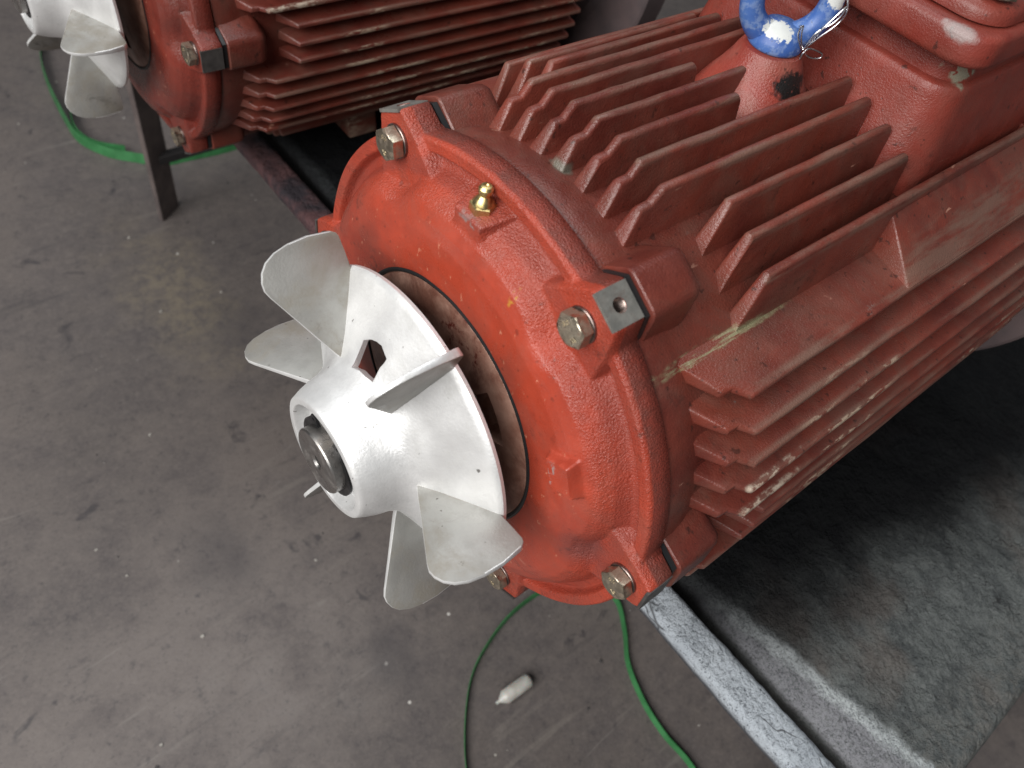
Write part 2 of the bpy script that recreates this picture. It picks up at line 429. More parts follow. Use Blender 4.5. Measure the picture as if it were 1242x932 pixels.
s_ = M.spot((0.06, 0.70, FZ), 0.01, 0.10, (1.0, 0.4, 1), 0.12, 16)
c = M.mix(M.math('MULTIPLY', M.math('MULTIPLY', s_, M.ramp(d, 0.38, 0.62, 0.2, 1)), 0.5), c, (0.200, 0.165, 0.112))
vv = M.voro(30, out='Distance')
fle = M.math('MULTIPLY', M.ramp(vv, 0.05, 0.075, 1, 0), M.ramp(M.noise(23, 2), 0.58, 0.62))
c = M.mix(fle, c, (0.50, 0.48, 0.45))
h = M.bump(e, 0.25, 0.0012); h = M.bump(d, 0.2, 0.003, h)
FLOOR = M.set(Base_Color=c, Roughness=M.ramp(b, 0.3, 0.7, 0.42, 0.68), Normal=h)

def rough_coat(name, edge_white):
    M = NT(name)
    X, Y, Z = M.xyz()
    g = M.noise(170, 6, 0.72); g2 = M.noise(420, 4, 0.7); big = M.noise(9, 5, 0.6)
    if edge_white == 'rail':
        c = M.mix(M.ramp(g, 0.30, 0.44), (0.09, 0.10, 0.115), (0.46, 0.50, 0.545))
        c = M.mix(M.math('MULTIPLY', M.ramp(M.noise(30, 5, 0.6), 0.40, 0.68), 0.45), c, (0.27, 0.30, 0.34))
        crack = M.ramp(M.math('ABSOLUTE', M.math('SUBTRACT', M.noise(16, 3, 0.5, vec=M.mapping((1.0, 0.55, 1))), 0.5)), 0.0, 0.006, 1, 0)
        c = M.mix(M.math('MULTIPLY', M.math('MULTIPLY', crack, M.ramp(M.noise(21, 2), 0.50, 0.58)), 0.85), c, (0.05, 0.05, 0.055))
        c = M.mix(M.math('MULTIPLY', M.ramp(g2, 0.36, 0.43, 1, 0), 0.7), c, (0.10, 0.11, 0.125))
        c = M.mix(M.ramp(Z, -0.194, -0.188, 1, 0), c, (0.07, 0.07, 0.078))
        # to the left (further along the bench) the white spray gives out to old red primer and soot
        far = M.ramp(M.math('ADD', Y, M.math('MULTIPLY', big, 0.10)), -0.02, 0.12)
        c2 = M.mix(M.ramp(M.noise(24, 5, 0.65), 0.36, 0.60), (0.030, 0.024, 0.030), (0.115, 0.056, 0.058))
        c = M.mix(far, c, c2)
    else:
        c = M.mix(M.ramp(M.noise(48, 6, 0.65), 0.34, 0.66), (0.062, 0.069, 0.070), (0.120, 0.130, 0.127))
        c = M.mix(M.math('MULTIPLY', M.ramp(g, 0.50, 0.64), 0.55), c, (0.165, 0.175, 0.172))
        c = M.mix(M.math('MULTIPLY', M.ramp(M.noise(650, 4, 0.7), 0.36, 0.46, 1, 0), 0.6), c, (0.020, 0.021, 0.023))
        c = M.mix(M.math('MULTIPLY', M.ramp(M.noise(15, 4), 0.50, 0.70), 0.45), c, (0.120, 0.092, 0.078))
        crk = M.ramp(M.math('ABSOLUTE', M.math('SUBTRACT', M.noise(11, 4, 0.55, vec=M.mapping((1.0, 0.6, 1), loc=(0.4, 0.2, 0))), 0.5)), 0.0, 0.003, 1, 0)
        c = M.mix(M.math('MULTIPLY', M.math('MULTIPLY', crk, M.ramp(M.noise(6, 2), 0.5, 0.6)), 0.9), c, (0.010, 0.010, 0.011))
        # the front lip: rubbed pale along its crest, speckled lilac grey on the slope below
        lip = M.math('ADD', M.math('ADD', X, M.math('MULTIPLY', M.math('MINIMUM', Y, -0.139), 0.17)), M.math('SUBTRACT', M.math('MULTIPLY', M.noise(60, 5, 0.65), 0.016), 0.1374))
        up = M.ramp(Z, -0.198, -0.190)
        sl = M.math('MULTIPLY', M.ramp(lip, -0.004, 0.001, 1, 0), up)
        c = M.mix(M.math('MULTIPLY', sl, M.ramp(M.noise(480, 5, 0.75), 0.36, 0.54, 0.1, 0.9)), c, (0.235, 0.235, 0.255))
        cr = M.math('MULTIPLY', M.ramp(M.math('ABSOLUTE', lip), 0.0015, 0.0095, 1, 0), up)
        c = M.mix(M.math('MULTIPLY', cr, M.ramp(M.noise(420, 5, 0.75), 0.34, 0.54, 0.25, 0.95)), c, (0.44, 0.47, 0.48))
        w = M.ramp(M.math('ADD', Y, M.math('MULTIPLY', M.noise(30, 4), 0.06)), -0.31, -0.26, 1, 0)
        c = M.mix(M.math('MULTIPLY', w, M.ramp(M.noise(120, 5, 0.7), 0.42, 0.62, 0, 0.55)), c, (0.15, 0.146, 0.134))
        # black spray and soot with the motors' shade painted in round their footprint
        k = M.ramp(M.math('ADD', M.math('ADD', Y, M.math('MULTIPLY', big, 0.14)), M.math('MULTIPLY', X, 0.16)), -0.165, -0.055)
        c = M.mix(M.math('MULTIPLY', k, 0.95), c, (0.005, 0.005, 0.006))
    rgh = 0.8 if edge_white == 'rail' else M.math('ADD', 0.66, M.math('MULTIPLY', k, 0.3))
    h = M.bump(g2, 0.8, 0.0022); h = M.bump(g, 0.9, 0.0035, h); h = M.bump(M.noise(38, 5, 0.6), 0.9, 0.012, h)
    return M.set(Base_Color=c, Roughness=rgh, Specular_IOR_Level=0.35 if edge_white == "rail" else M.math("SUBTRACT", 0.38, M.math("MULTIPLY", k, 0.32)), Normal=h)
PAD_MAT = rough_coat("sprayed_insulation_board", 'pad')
RAIL_MAT = rough_coat("sprayed_rail", 'rail')
BENCH = metal("dark_bench_steel", (0.010, 0.009, 0.010), (0.020, 0.017, 0.017), 0.8, 30, 0.0, 0.2)
LEG_MAT = metal("bench_leg_steel", (0.15, 0.120, 0.112), (0.095, 0.076, 0.074), 0.6, 30, 0.1, 0.2)

# ------------------------------------------------------------------ setting
v = []; f = []
n = 40
for i in range(n + 1):
    for j in range(n + 1):
        v.append((-6 + 12 * i / n, -6 + 12 * j / n, FZ))
for i in range(n):
    for j in range(n):
        a = i * (n + 1) + j
        f.append((a, a + n + 1, a + n + 2, a + 1))
tag(link("floor", mesh("floor", v, f), FLOOR), "stained grey brown concrete workshop floor", "floor", kind="structure")

# ------------------------------------------------------------------ workbench
def rough_block(name, lo, hi, nx, ny, amp, seed, edge_r, front_wob=0.0, slope=False, ragged=0.0):
    """slab with a slightly uneven, rounded top"""
    r_ = np.random.default_rng(seed)
    (x0, y0, z0), (x1, y1, z1) = lo, hi
    ph = r_.uniform(0, 6.28, (6, 2)); fr = r_.uniform(8, 60, (6, 2))
    def hz(x, y):
        s = sum(math.sin(fr[k, 0] * x + ph[k, 0]) * math.sin(fr[k, 1] * y + ph[k, 1]) for k in range(6)) / 6
        return s * amp
    us = np.concatenate([np.linspace(0, edge_r, 9)[:-1], np.linspace(edge_r, 0.045, 12)[:-1], np.linspace(0.045, (x1 - x0) - edge_r, nx)[:-1], (x1 - x0) - (np.linspace(1, 0, 5) ** 1.5) * edge_r]) if slope else np.concatenate([np.linspace(0, 1, 7) ** 1.5 * edge_r, np.linspace(edge_r, (x1 - x0) - edge_r, nx)[1:-1], (x1 - x0) - (np.linspace(1, 0, 5) ** 1.5) * edge_r])
    ws = np.linspace(0, y1 - y0, ny)
    v = []; f = []
    for u in us:
        for w in ws:
            x, y = x0 + u, y0 + w
            e = min(u, (x1 - x0) - u, w, (y1 - y0) - w)
            drop = 0.0
            if e < edge_r: drop = edge_r - math.sqrt(max(edge_r ** 2 - (edge_r - e) ** 2, 0))
            if slope:                       # worn-down front lip, wider towards the near end
                W = 0.010 + 0.17 * max(0.0, -0.139 - y)
                if u < W: drop = max(drop, 0.013 * (1 - math.sqrt(max(0.0, 1 - (1 - u / W) ** 2))))
            fw = 0
            if front_wob: fw = front_wob * (math.sin(y * 41 + 1) + 0.6 * math.sin(y * 97 + 2) + 0.5 * math.sin(y * 210)) / 2 * max(0, 1 - u / (edge_r * 2))
            if ragged:
                nz = sum(math.sin(y * q + 3.1 * q) / (1 + q / 260) for q in (83, 171, 307, 523, 811, 1170)) / 3
                side = max(0, 1 - u / 0.004) if slope else max(0, 1 - ((x1 - x0) - u) / 0.004)
                fw += ragged * nz * side
            v.append((x + fw, y, z1 - drop + hz(x, y)))
    nu, nw = len(us), len(ws)
    for i in range(nu - 1):
        for j in range(nw - 1):
            a = i * nw + j
            f.append((a, a + nw, a + nw + 1, a + 1))
    ring = [i * nw for i in range(nu)] + [(nu - 1) * nw + j for j in range(1, nw)] + [i * nw + nw - 1 for i in range(nu - 2, -1, -1)] + [j for j in range(nw - 2, 0, -1)]
    base = len(v)
    for q in ring: v.append((v[q][0], v[q][1], z0))
    L = len(ring)
    for k in range(L):
        l = (k + 1) % L
        f.append((ring[l], ring[k], base + k, base + l))
    f.append(tuple(base + k for k in range(L)))
    return fix_normals(mesh(name, v, f))
bench = tag(empty("workbench", (0, 0, FZ)), "long steel workbench under both red motors with a white sprayed front rail", "workbench")
def bpart(name, me, mat, parent=None, **k):
    o = link(name, me, mat, parent or bench, **k)
    if parent is None: o.location = (0, 0, -FZ)
    return o
YR, YL = -0.352, 0.93
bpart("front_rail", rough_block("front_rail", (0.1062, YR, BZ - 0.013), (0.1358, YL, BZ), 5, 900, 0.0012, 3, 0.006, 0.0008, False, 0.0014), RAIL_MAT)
bpart("bench_top", box("bench_top", (0.150, YR, BZ - 0.058), (0.70, YL, BZ - 0.034), 0.002), BENCH)
def flat_leg(x, y, yaw, w=0.046, t_=0.009, h=BZ - 0.014):
    P = [(0, -t_), (w, -t_), (w, 0), (0, 0)]
    c, s = math.cos(yaw), math.sin(yaw)
    return prism("leg", [(x + c * a - s * b, y + s * a + c * b, FZ) for a, b in P], (0, 0, h - FZ), 0.0012, 1)
bpart("leg", flat_leg(0.1075, 0.868, 0.60), LEG_MAT)
bpart("leg", flat_leg(0.66, 0.868, 2.5, h=BZ - 0.059), LEG_MAT)
bpart("leg", flat_leg(0.200, -0.335, 0.6, h=BZ - 0.059), LEG_MAT)
bpart("leg", flat_leg(0.66, -0.30, 2.5, h=BZ - 0.059), LEG_MAT)
bpart("crossbar", box("crossbar", (0.130, 0.870, FZ + 0.098), (0.640, 0.886, FZ + 0.112), 0.001, 1), BENCH)
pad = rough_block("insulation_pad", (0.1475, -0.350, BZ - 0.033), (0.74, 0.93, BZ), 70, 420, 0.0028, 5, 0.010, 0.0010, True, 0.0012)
tag(link("insulation_pad", pad, PAD_MAT), "rough board on the bench, grey to the right and black with soot and painted shade beneath the motors", "board")

# ------------------------------------------------------------------ electric motor
motor = tag(empty("electric_motor"), "bright red finned electric motor in front, with the blue lifting eye", "motor", "red electric motors on the bench")
SPLIT = 0.0262
LUG = [60 * k for k in range(6)]
def lug_tn(theta):
    """tangential and radial coordinate of each lug frame -> nearest lug"""
    k = round(theta / (PI / 3)); return theta - k * PI / 3
# ---- end shield: a cast height field
prof = [(0.0765, -0.0040), (0.088, -0.0046), (0.103, -0.0046), (0.110, -0.0036), (0.116, -0.0014), (0.1205, 0.0022), (0.1245, 0.0078), (0.1265, 0.0125), (0.1285, 0.0158), (0.1330, 0.0172), (0.1342, 0.0150), (0.1350, 0.0126), (0.1358, 0.0119), (0.1410, 0.0117), (0.1420, 0.0126), (0.1440, 0.0165)]
pr_ = np.array([p[0] for p in prof]); px_ = np.array([p[1] for p in prof])
def smin(a, b, k):
    h = np.clip(0.5 + 0.5 * (b - a) / k, 0, 1)
    return b * (1 - h) + a * h - k * h * (1 - h)
NT_, NR = 900, 84
th = np.linspace(0, 2 * PI, NT_, endpoint=False)
dth = th - np.round(th / (PI / 3)) * (PI / 3)
cos_, sin_ = np.cos(dth), np.sin(dth)
HT = 0.1535
# outer outline (polygon lug over round rim)
hw = lambda h: np.interp(h, [0.119, 0.139, HT], [0.0245, 0.0175, 0.0093])
Rout = np.full(NT_, 0.1418)
for r in np.linspace(0.1418, 0.157, 300):
    t = np.abs(r * sin_); h = r * cos_
    ins = (h <= HT) & (t <= hw(h))
    Rout = np.where(ins, np.maximum(Rout, r), Rout)
ker = np.array([1, 2, 1]) / 4
Rout = np.convolve(np.concatenate([Rout[-1:], Rout, Rout[:1]]), ker, 'valid')
s = np.linspace(0, 1, NR)
s = np.interp(s, [0, 0.3, 1], [0, 0.42, 1])
V = np.zeros((NT_, NR, 3))
for i in range(NT_):
    r = 0.0765 + (Rout[i] - 0.0765) * s
    t = r * sin_[i]; h = r * cos_[i]
    re = r + 0.0075 * math.exp(-(dth[i] / 0.12) ** 2) * np.interp(r, [0.100, 0.112, 0.125, 0.13], [0, 1, 1, 0])
    x = np.interp(re, pr_, px_)
    w = np.interp(h, [0.105, 0.119, 0.139, HT], [0.0275, 0.0243, 0.0166, 0.0090])
    dist = np.maximum(np.abs(t) - w, 0)
    lug = 0.0082 + 3.0 * dist
    x = smin(x, lug, 0.0011)
    # raised pads: under the grease nipple (90 deg) and at the side (27 deg)
    for ang, hwid, r0, r1, xt, kk in ((91, 0.0095, 0.090, 0.1265, -0.0005, 4.0), (26.5, 0.0088, 0.098, 0.1125, -0.0092, 3.5)):
        dt = th[i] - math.radians(ang)
        tt = np.abs(r * math.sin(dt)); hh = r * math.cos(dt)
        dd = np.maximum(np.maximum(tt - hwid, 0), np.maximum(hh - r1, 0))
        dd = np.maximum(dd, np.maximum(r0 - hh, 0))
        if math.cos(dt) > 0:
            x = smin(x, xt + kk * dd, 0.0012)
    V[i, :, 0] = x
    V[i, :, 1] = -r * math.cos(th[i]); V[i, :, 2] = r * math.sin(th[i])
# casting unevenness
x_ = V[:, :, 0]
ph = rng.uniform(0, 6.28, 20); kx = rng.normal(0, 130, (20, 2))
wob = sum(np.sin(kx[k, 0] * V[:, :, 1] + kx[k, 1] * V[:, :, 2] + ph[k]) for k in range(20)) / 20
V[:, :, 0] = x_ + 0.0005 * wob
verts = V.reshape(-1, 3).tolist()
faces = []
for i in range(NT_):
    j = (i + 1) % NT_
    for k in range(NR - 1):
        faces.append((i * NR + k, i * NR + k + 1, j * NR + k + 1, j * NR + k))
def add_ring(fn):
    b = len(verts)
    for i in range(NT_): verts.append(fn(i))
    return b
def ring_quads(b0, s0, b1, s1):
    for i in range(NT_):
        j = (i + 1) % NT_
        faces.append((b0 + i * s0, b1 + i * s1, b1 + j * s1, b0 + j * s0))
# rounded outer edge then the rim wall
inlug = Rout > 0.1430
def cyl(i, x, r): return (x, -r * math.cos(th[i]), r * math.sin(th[i]))
xs_edge = V[:, -1, 0]
b1 = add_ring(lambda i: cyl(i, xs_edge[i] + 0.0012, Rout[i] + 0.0006))
b2 = add_ring(lambda i: cyl(i, (xs_edge[i] + SPLIT) / 2, Rout[i] + 0.0008))
b3 = add_ring(lambda i: cyl(i, SPLIT - 0.0007 - 0.0010 * inlug[i], Rout[i] + 0.0006))
b4 = add_ring(lambda i: cyl(i, SPLIT - 0.0001 - 0.0010 * inlug[i], Rout[i] - 0.0004))
b5 = add_ring(lambda i: cyl(i, SPLIT - 0.0001, 0.070))
b6 = add_ring(lambda i: cyl(i, 0.004, 0.070))
b7 = add_ring(lambda i: cyl(i, 0.004, 0.0762))
ring_quads(NR - 1, NR, b1, 1); ring_quads(b1, 1, b2, 1); ring_quads(b2, 1, b3, 1); ring_quads(b3, 1, b4, 1)
ring_quads(b4, 1, b5, 1); ring_quads(b5, 1, b6, 1); ring_quads(b6, 1, b7, 1); ring_quads(b7, 1, 0, NR)
me = fix_normals(mesh("end_shield", verts, faces))
shield = link("end_shield", me, RED_SHIELD, motor, ang=60)
# tapped holes through the machined lug faces
def frame(phi):
    a = math.radians(phi)
    return Vector((0, -math.cos(a), math.sin(a))), Vector((0, -math.sin(a), -math.cos(a)))   # outward, tangential
cuts = []
for ph_ in (60, 120):
    nrm, tan = frame(ph_)
    c0 = nrm * 0.140 + Vector((0.0158, 0, 0))
    ring = [c0 + 0.0034 * (math.cos(q) * Vector((1, 0, 0)) + math.sin(q) * tan) for q in np.linspace(0, 2 * PI, 20, endpoint=False)]
    cuts.append(prism("c", ring, nrm * 0.03))
boolean(shield, join("cutters", cuts))
me = shield.data
me.polygons.foreach_set("use_smooth", [True] * len(me.polygons)); me.set_sharp_from_angle(angle=math.radians(60))
# machined faces (thin bright land round each tapped hole)
def face_plate(phi, hole=0.0036):
    nrm, tan = frame(phi)
    c0 = nrm * (HT + 0.0008) + Vector((0.0158, 0, 0))
    N = 32; v = []; f = []
    for lev, off in ((0, 0.0), (1, -0.0016)):
        for q in range(N):
            a = 2 * PI * q / N
            d = Vector((math.cos(a), math.sin(a)))
            k = 1 / max(abs(d.x) / 0.0087, abs(d.y) / 0.0088)
            o = c0 + nrm * off
            v.append(o + d.x * k * Vector((1, 0, 0)) + d.y * k * tan)
            v.append(o + d.x * hole * Vector((1, 0, 0)) + d.y * hole * tan)
    for q in range(N):
        p = (q + 1) % N
        f.append((2 * q, 2 * p, 2 * p + 1, 2 * q + 1))
        B = 2 * N
        f.append((B + 2 * q, B + 2 * q + 1, B + 2 * p + 1, B + 2 * p))
        f.append((2 * q, B + 2 * q, B + 2 * p, 2 * p)); f.append((2 * q + 1, 2 * p + 1, B + 2 * p + 1, B + 2 * q + 1))
    return fix_normals(mesh("machined_face", v, f))
for ph_ in LUG:
    link("machined_face", face_plate(ph_, 0.0034 if ph_ in (60, 120) else 0.00002), MACHINED if ph_ in (60, 120) else SHADED_CUT, shield, ang=30)
for ph_ in (60, 120):
    nrm, tan = frame(ph_)
    lin = revolve("tapped_hole", [(0, 0.0)] + [(0.0002 + 0.0005 * k, 0.0032 if k % 2 else 0.0029) for k in range(27)] + [(0.0137, 0.00338), (0.0, 0.00338)], 28)
    ax = nrm; R3 = Matrix((ax, Vector((1, 0, 0)), ax.cross(Vector((1, 0, 0))))).transposed()
    lin.transform(Matrix.Translation(nrm * 0.1402 + Vector((0.0158, 0, 0))) @ R3.to_4x4())
    link("tapped_hole", lin, WASHER, shield, ang=20)
# grease nipple, radial, on the upper pad
nv = []
def hexring(r, n=6, rot=0.0): return [(r * math.cos(2 * PI * k / n + rot), r * math.sin(2 * PI * k / n + rot)) for k in range(n)]
bm = bmesh.new()
def loft(bm, rings):
    prev = None
    for z, ring in rings:
        cur = [bm.verts.new((x, y, z)) for x, y in ring]
        if prev:
            k = len(cur)
            for i in range(k): bm.faces.new((prev[i], prev[(i + 1) % k], cur[(i + 1) % k], cur[i]))
        else: bm.faces.new(list(reversed(cur)))
        prev = cur
    bm.faces.new(prev)
hx = hexring(0.0062, 6)
loft(bm, [(0, hx), (0.0046, hx), (0.0052, hexring(0.0056, 6))])
loft(bm, [(0.0048, hexring(0.0052, 24)), (0.0058, hexring(0.0050, 24)), (0.0082, hexring(0.0032, 24)), (0.0092, hexring(0.0024, 24)), (0.0100, hexring(0.0024, 24)), (0.0112, hexring(0.0034, 24)), (0.0130, hexring(0.0034, 24)), (0.0142, hexring(0.0024, 24)), (0.0144, hexring(0.0012, 24)), (0.0138, hexring(0.0008, 24))])
loft(bm, [(-0.006, hexring(0.0042, 20)), (0.0006, hexring(0.0042, 20))])
nip = link("grease_nipple", bm_mesh("grease_nipple", bm), BRASS, shield, ang=30)
nip.location = (0.0078, 0.0025, 0.1262); nip.rotation_euler = (math.radians(2), 0, 0.35)
# ---- bolts
bm = bmesh.new()
AF = 0.0188
rc = AF / math.sqrt(3)
N = 48
def hexr(a): return (AF / 2) / math.cos((a + PI / 6) % (PI / 3) - PI / 6)
hx = [(hexr(2 * PI * k / N) * math.cos(2 * PI * k / N), hexr(2 * PI * k / N) * math.sin(2 * PI * k / N)) for k in range(N)]
def cham(z):
    lim = AF / 2 * 0.965 + (0.0078 - z) * 2.6
    out = []
    for k in range(N):
        a = 2 * PI * k / N; r = min(hexr(a), lim); out.append((r * math.cos(a), r * math.sin(a)))
    return out
loft(bm, [(0.0, [(x * 0.95, y * 0.95) for x, y in hx]), (0.0003, hx), (0.0066, hx)] + [(z, cham(z)) for z in (0.0068, 0.0071, 0.0074, 0.0078)])
head = bm_mesh("bolt", bm)
def raised_text(txt, size, x, y, depth=0.00025):
    cu = bpy.data.curves.new("mark", 'FONT'); cu.body = txt; cu.size = size; cu.extrude = depth; cu.align_x = 'CENTER'; cu.resolution_u = 2
    o = bpy.data.objects.new("mark", cu); COL.objects.link(o)
    dg = bpy.context.evaluated_depsgraph_get(); dg.update()
    me = bpy.data.meshes.new_from_object(o.evaluated_get(dg))
    bpy.data.objects.remove(o)
    me.transform(Matrix.Translation((x, y, 0.0079)))
    return me
head = join("bolt", [head, raised_text("8.8", 0.0046, 0, 0.0030), raised_text("XY", 0.0040, 0, -0.0066)])
head.materials.append(BOLT)
wm = revolve("washer", [(0.0, 0.0066), (0.0, 0.0104), (0.0004, 0.0108), (0.0019, 0.0108), (0.0023, 0.0104), (0.0023, 0.0066)], 48, True)
wm.transform(Matrix.Rotation(-PI / 2, 4, 'Y'))     # x axis -> z axis
wm.materials.append(WASHER)
ROTS = {0: 0.5, 60: 0.95, 120: 0.15, 180: 0.3, 240: 0.7, 300: 0.35}
for q, ph_ in enumerate(LUG):
    nrm, tan = frame(ph_)
    b = link("bolt", head, None, motor, ang=25)
    p = nrm * {60: 0.1365, 300: 0.1372}.get(ph_, 0.139)
    b.location = (0.0066, p.y, p.z); b.scale = (0.80, 0.80, 0.80)
    # local z -> -x
    R = Matrix(((0, 0, -1), (-1, 0, 0), (0, 1, 0)))
    b.rotation_euler = (R @ Matrix.Rotation(ROTS[ph_], 3, 'Z')).to_euler()
    w = link("washer", wm, None, b, ang=25)
    w.location = (0, 0, -0.0024)
# ---- bearing cap with vent slots, black seam ring
NTH = 180
radii = [0.0185, 0.030, 0.041, 0.0415, 0.0425, 0.050, 0.0585, 0.0595, 0.060, 0.066, 0.072, 0.0742, 0.0750]
xs = [-0.0085, -0.0082, -0.0078, -0.0078, -0.0078, -0.0072, -0.0064, -0.0063, -0.0062, -0.0055, -0.0046, -0.0042, -0.0030]
v = []; f = []
for i in range(NTH):
    a = 2 * PI * i / NTH
    for r, x in zip(radii, xs): v.append((x, -r * math.cos(a), r * math.sin(a)))
K = len(radii)
for i in range(NTH):
    deg = 360 * i / NTH
    for k in range(K - 1):
        slot = any(abs((deg + 1 - c + 180) % 360 - 180) < 15 for c in (37, 157, 277)) and 3 <= k <= 6
        if not slot: f.append((i * K + k, i * K + k + 1, ((i + 1) % NTH) * K + k + 1, ((i + 1) % NTH) * K + k))
me = mesh("bearing_cap", v, f)
bm = bmesh.new(); bm.from_mesh(me)
be = [e for e in bm.edges if e.is_boundary]
r_ = bmesh.ops.extrude_edge_only(bm, edges=be)
for q in r_['geom']:
    if isinstance(q, bmesh.types.BMVert): q.co.x = 0.016
bmesh.ops.recalc_face_normals(bm, faces=bm.faces)
bm.to_mesh(me); bm.free()
cap = link("bearing_cap", me, RUST, motor, ang=35)
link("seam_ring", revolve("seam_ring", [(-0.0036, 0.0744), (-0.0046, 0.0752), (-0.0049, 0.0762), (-0.0044, 0.0772), (0.003, 0.0772), (0.003, 0.0744)], 128, True), SEAL_GAP_BLACK, cap)
link("cavity", revolve("cavity", [(0.0155, 0.018), (0.0155, 0.0735), (0.0175, 0.0735), (0.0175, 0.018)], 64, True), DARK, cap)
# ---- shaft
shaft = link("shaft", revolve("shaft", [(0.02, 0.0), (0.02, 0.0170), (-0.060, 0.0170), (-0.060, 0.0187), (-0.0808, 0.0187), (-0.0816, 0.0180), (-0.0816, 0.0048), (-0.0804, 0.0036), (-0.0700, 0.0036), (-0.0690, 0.0)], 80), STEEL, motor, ang=30)
# snap ring with two eared ends
v = []; f = []
a0, a1 = math.radians(112), math.radians(70 + 360)
NN = 90
outl = []
for i in range(NN + 1):
    a = a0 + (a1 - a0) * i / NN
    e = min(i, NN - i) / NN * (a1 - a0)
    ro = 0.0228 + 0.0030 * math.exp(-((e - 0.14) / 0.13) ** 2)
    outl.append((a, ro))
for lev in (-0.0758, -0.0742):
    for a, ro in outl:
        for r in (0.01875, ro): v.append((lev, -r * math.cos(a), r * math.sin(a)))
L = 2 * (NN + 1)
for i in range(NN):
    p = 2 * i
    f.append((p, p + 1, p + 3, p + 2)); f.append((L + p, L + p + 2, L + p + 3, L + p + 1))
    f.append((p, p + 2, L + p + 2, L + p)); f.append((p + 1, L + p + 1, L + p + 3, p + 3))
f.append((0, L, L + 1, 1)); f.append((2 * NN, 2 * NN + 1, L + 2 * NN + 1, L + 2 * NN))
ring_ob = link("snap_ring", fix_normals(mesh("snap_ring", v, f)), BLACK_STEEL, shaft, ang=30)
cuts = []
for a in (a0 + 0.15, a1 - 0.15):
    c0 = Vector((-0.08, -0.0227 * math.cos(a), 0.0227 * math.sin(a)))
    cuts.append(prism("c", [c0 + Vector((0, 0.0011 * math.cos(q), 0.0011 * math.sin(q))) for q in np.linspace(0, 2 * PI, 10, endpoint=False)], (0.02, 0, 0)))
boolean(ring_ob, join("cutters", cuts))
# ---- fan
hub_prof = [(-0.0690, 0.0193), (-0.0690, 0.0284), (-0.0758, 0.0298), (-0.0772, 0.0302), (-0.0776, 0.0307), (-0.0776, 0.0340), (-0.0771, 0.0349), (-0.0750, 0.0358), (-0.0720, 0.0371), (-0.0660, 0.0391), (-0.0600, 0.0404), (-0.0550, 0.0427), (-0.0505, 0.0467), (-0.0450, 0.0562), (-0.0400, 0.0662), (-0.0350, 0.0765), (-0.0318, 0.0836), (-0.0306, 0.0858), (-0.0288, 0.0870), (-0.0268, 0.0866), (-0.0262, 0.0850), (-0.0322, 0.0752), (-0.0372, 0.0650), (-0.0422, 0.0550), (-0.0472, 0.0454), (-0.0512, 0.0385), (-0.0530, 0.0340), (-0.0530, 0.0193)]
fan = link("fan", revolve("fan", hub_prof, 180, True), ALU, motor, ang=38)
rcone = lambda x: float(np.interp(x, [-0.066, -0.060, -0.055, -0.0505, -0.045, -0.040, -0.035, -0.030], [0.0391, 0.0404, 0.0427, 0.0467, 0.0562, 0.0662, 0.0765, 0.0872]))
# outline of the broken-out puller hole on the cone, as (x, angle)
hp = [(-0.0438, 106.2), (-0.0424, 101.3), (-0.0418, 97.3), (-0.0416, 93.6), (-0.0429, 87.7), (-0.0441, 87.8), (-0.0458, 88.5), (-0.0502, 87.5), (-0.0509, 94.2), (-0.051, 100.6), (-0.0522, 108.2)]

bm = bmesh.new()
lo_, hi_ = [], []
for x, a in hp:
    a = math.radians(a); r = rcone(x); rad = Vector((0, -math.cos(a), math.sin(a)))
    P = Vector((x, 0, 0)) + rad * r
    am = math.radians(100); nv_ = Vector((-0.88, -0.48 * math.cos(am), 0.48 * math.sin(am)))
    hi_.append(bm.verts.new(P + nv_ * 0.012)); lo_.append(bm.verts.new(P - nv_ * 0.016))
bm.faces.new(hi_); bm.faces.new(list(reversed(lo_)))
for i in range(len(hp)):
    j = (i + 1) % len(hp)
    bm.faces.new((hi_[i], lo_[i], lo_[j], hi_[j]))
bmesh.ops.recalc_face_normals(bm, faces=bm.faces)
boolean(fan, bm_mesh("cutter", bm))
me = fan.data
me.polygons.foreach_set("use_smooth", [True] * len(me.polygons)); me.set_sharp_from_angle(angle=math.radians(38))
me.materials.append(HUB_SHADE)
for p_ in me.polygons:
    c_ = p_.center; r_ = math.hypot(c_.y, c_.z)
    if c_.x > -0.0715 and r_ < rcone(c_.x) - 0.0025 and p_.normal.x > 0.25 and (p_.normal.y * c_.y + p_.normal.z * c_.z) < 0 and r_ < 0.0845:
        p_.material_index = 1
# one blade in the half plane y = 0, z > 0; the others are turned copies
outline = [(-0.0500, 0.0440), (-0.0535, 0.0500), (-0.0640, 0.0695), (-0.0732, 0.0862), (-0.0748, 0.0900), (-0.0747, 0.0940), (-0.0730, 0.0985), (-0.0695, 0.1025), (-0.0640, 0.1055), (-0.0560, 0.1074), (-0.0460, 0.1080), (-0.0340, 0.1065), (-0.0315, 0.1050), (-0.0306, 0.1030), (-0.0302, 0.0950), (-0.0300, 0.0850), (-0.0330, 0.0770), (-0.0390, 0.0640), (-0.0450, 0.0510)]
bm = bmesh.new()
def half(r): return float(np.interp(r, [0.044, 0.11], [0.0022, 0.0016]))
hx_ = lambda x: float(np.interp(x, [-0.075, -0.045, -0.030], [0.0012, 0.0018, 0.0025]))
A = [bm.verts.new((x, hx_(x) * half(z) / 0.0018, z)) for x, z in outline]
B = [bm.verts.new((x, -hx_(x) * half(z) / 0.0018, z)) for x, z in outline]
bm.faces.new(A); bm.faces.new(list(reversed(B)))
for i in range(len(outline)):
    j = (i + 1) % len(outline)
    bm.faces.new((A[j], A[i], B[i], B[j]))
bmesh.ops.recalc_face_normals(bm, faces=bm.faces)
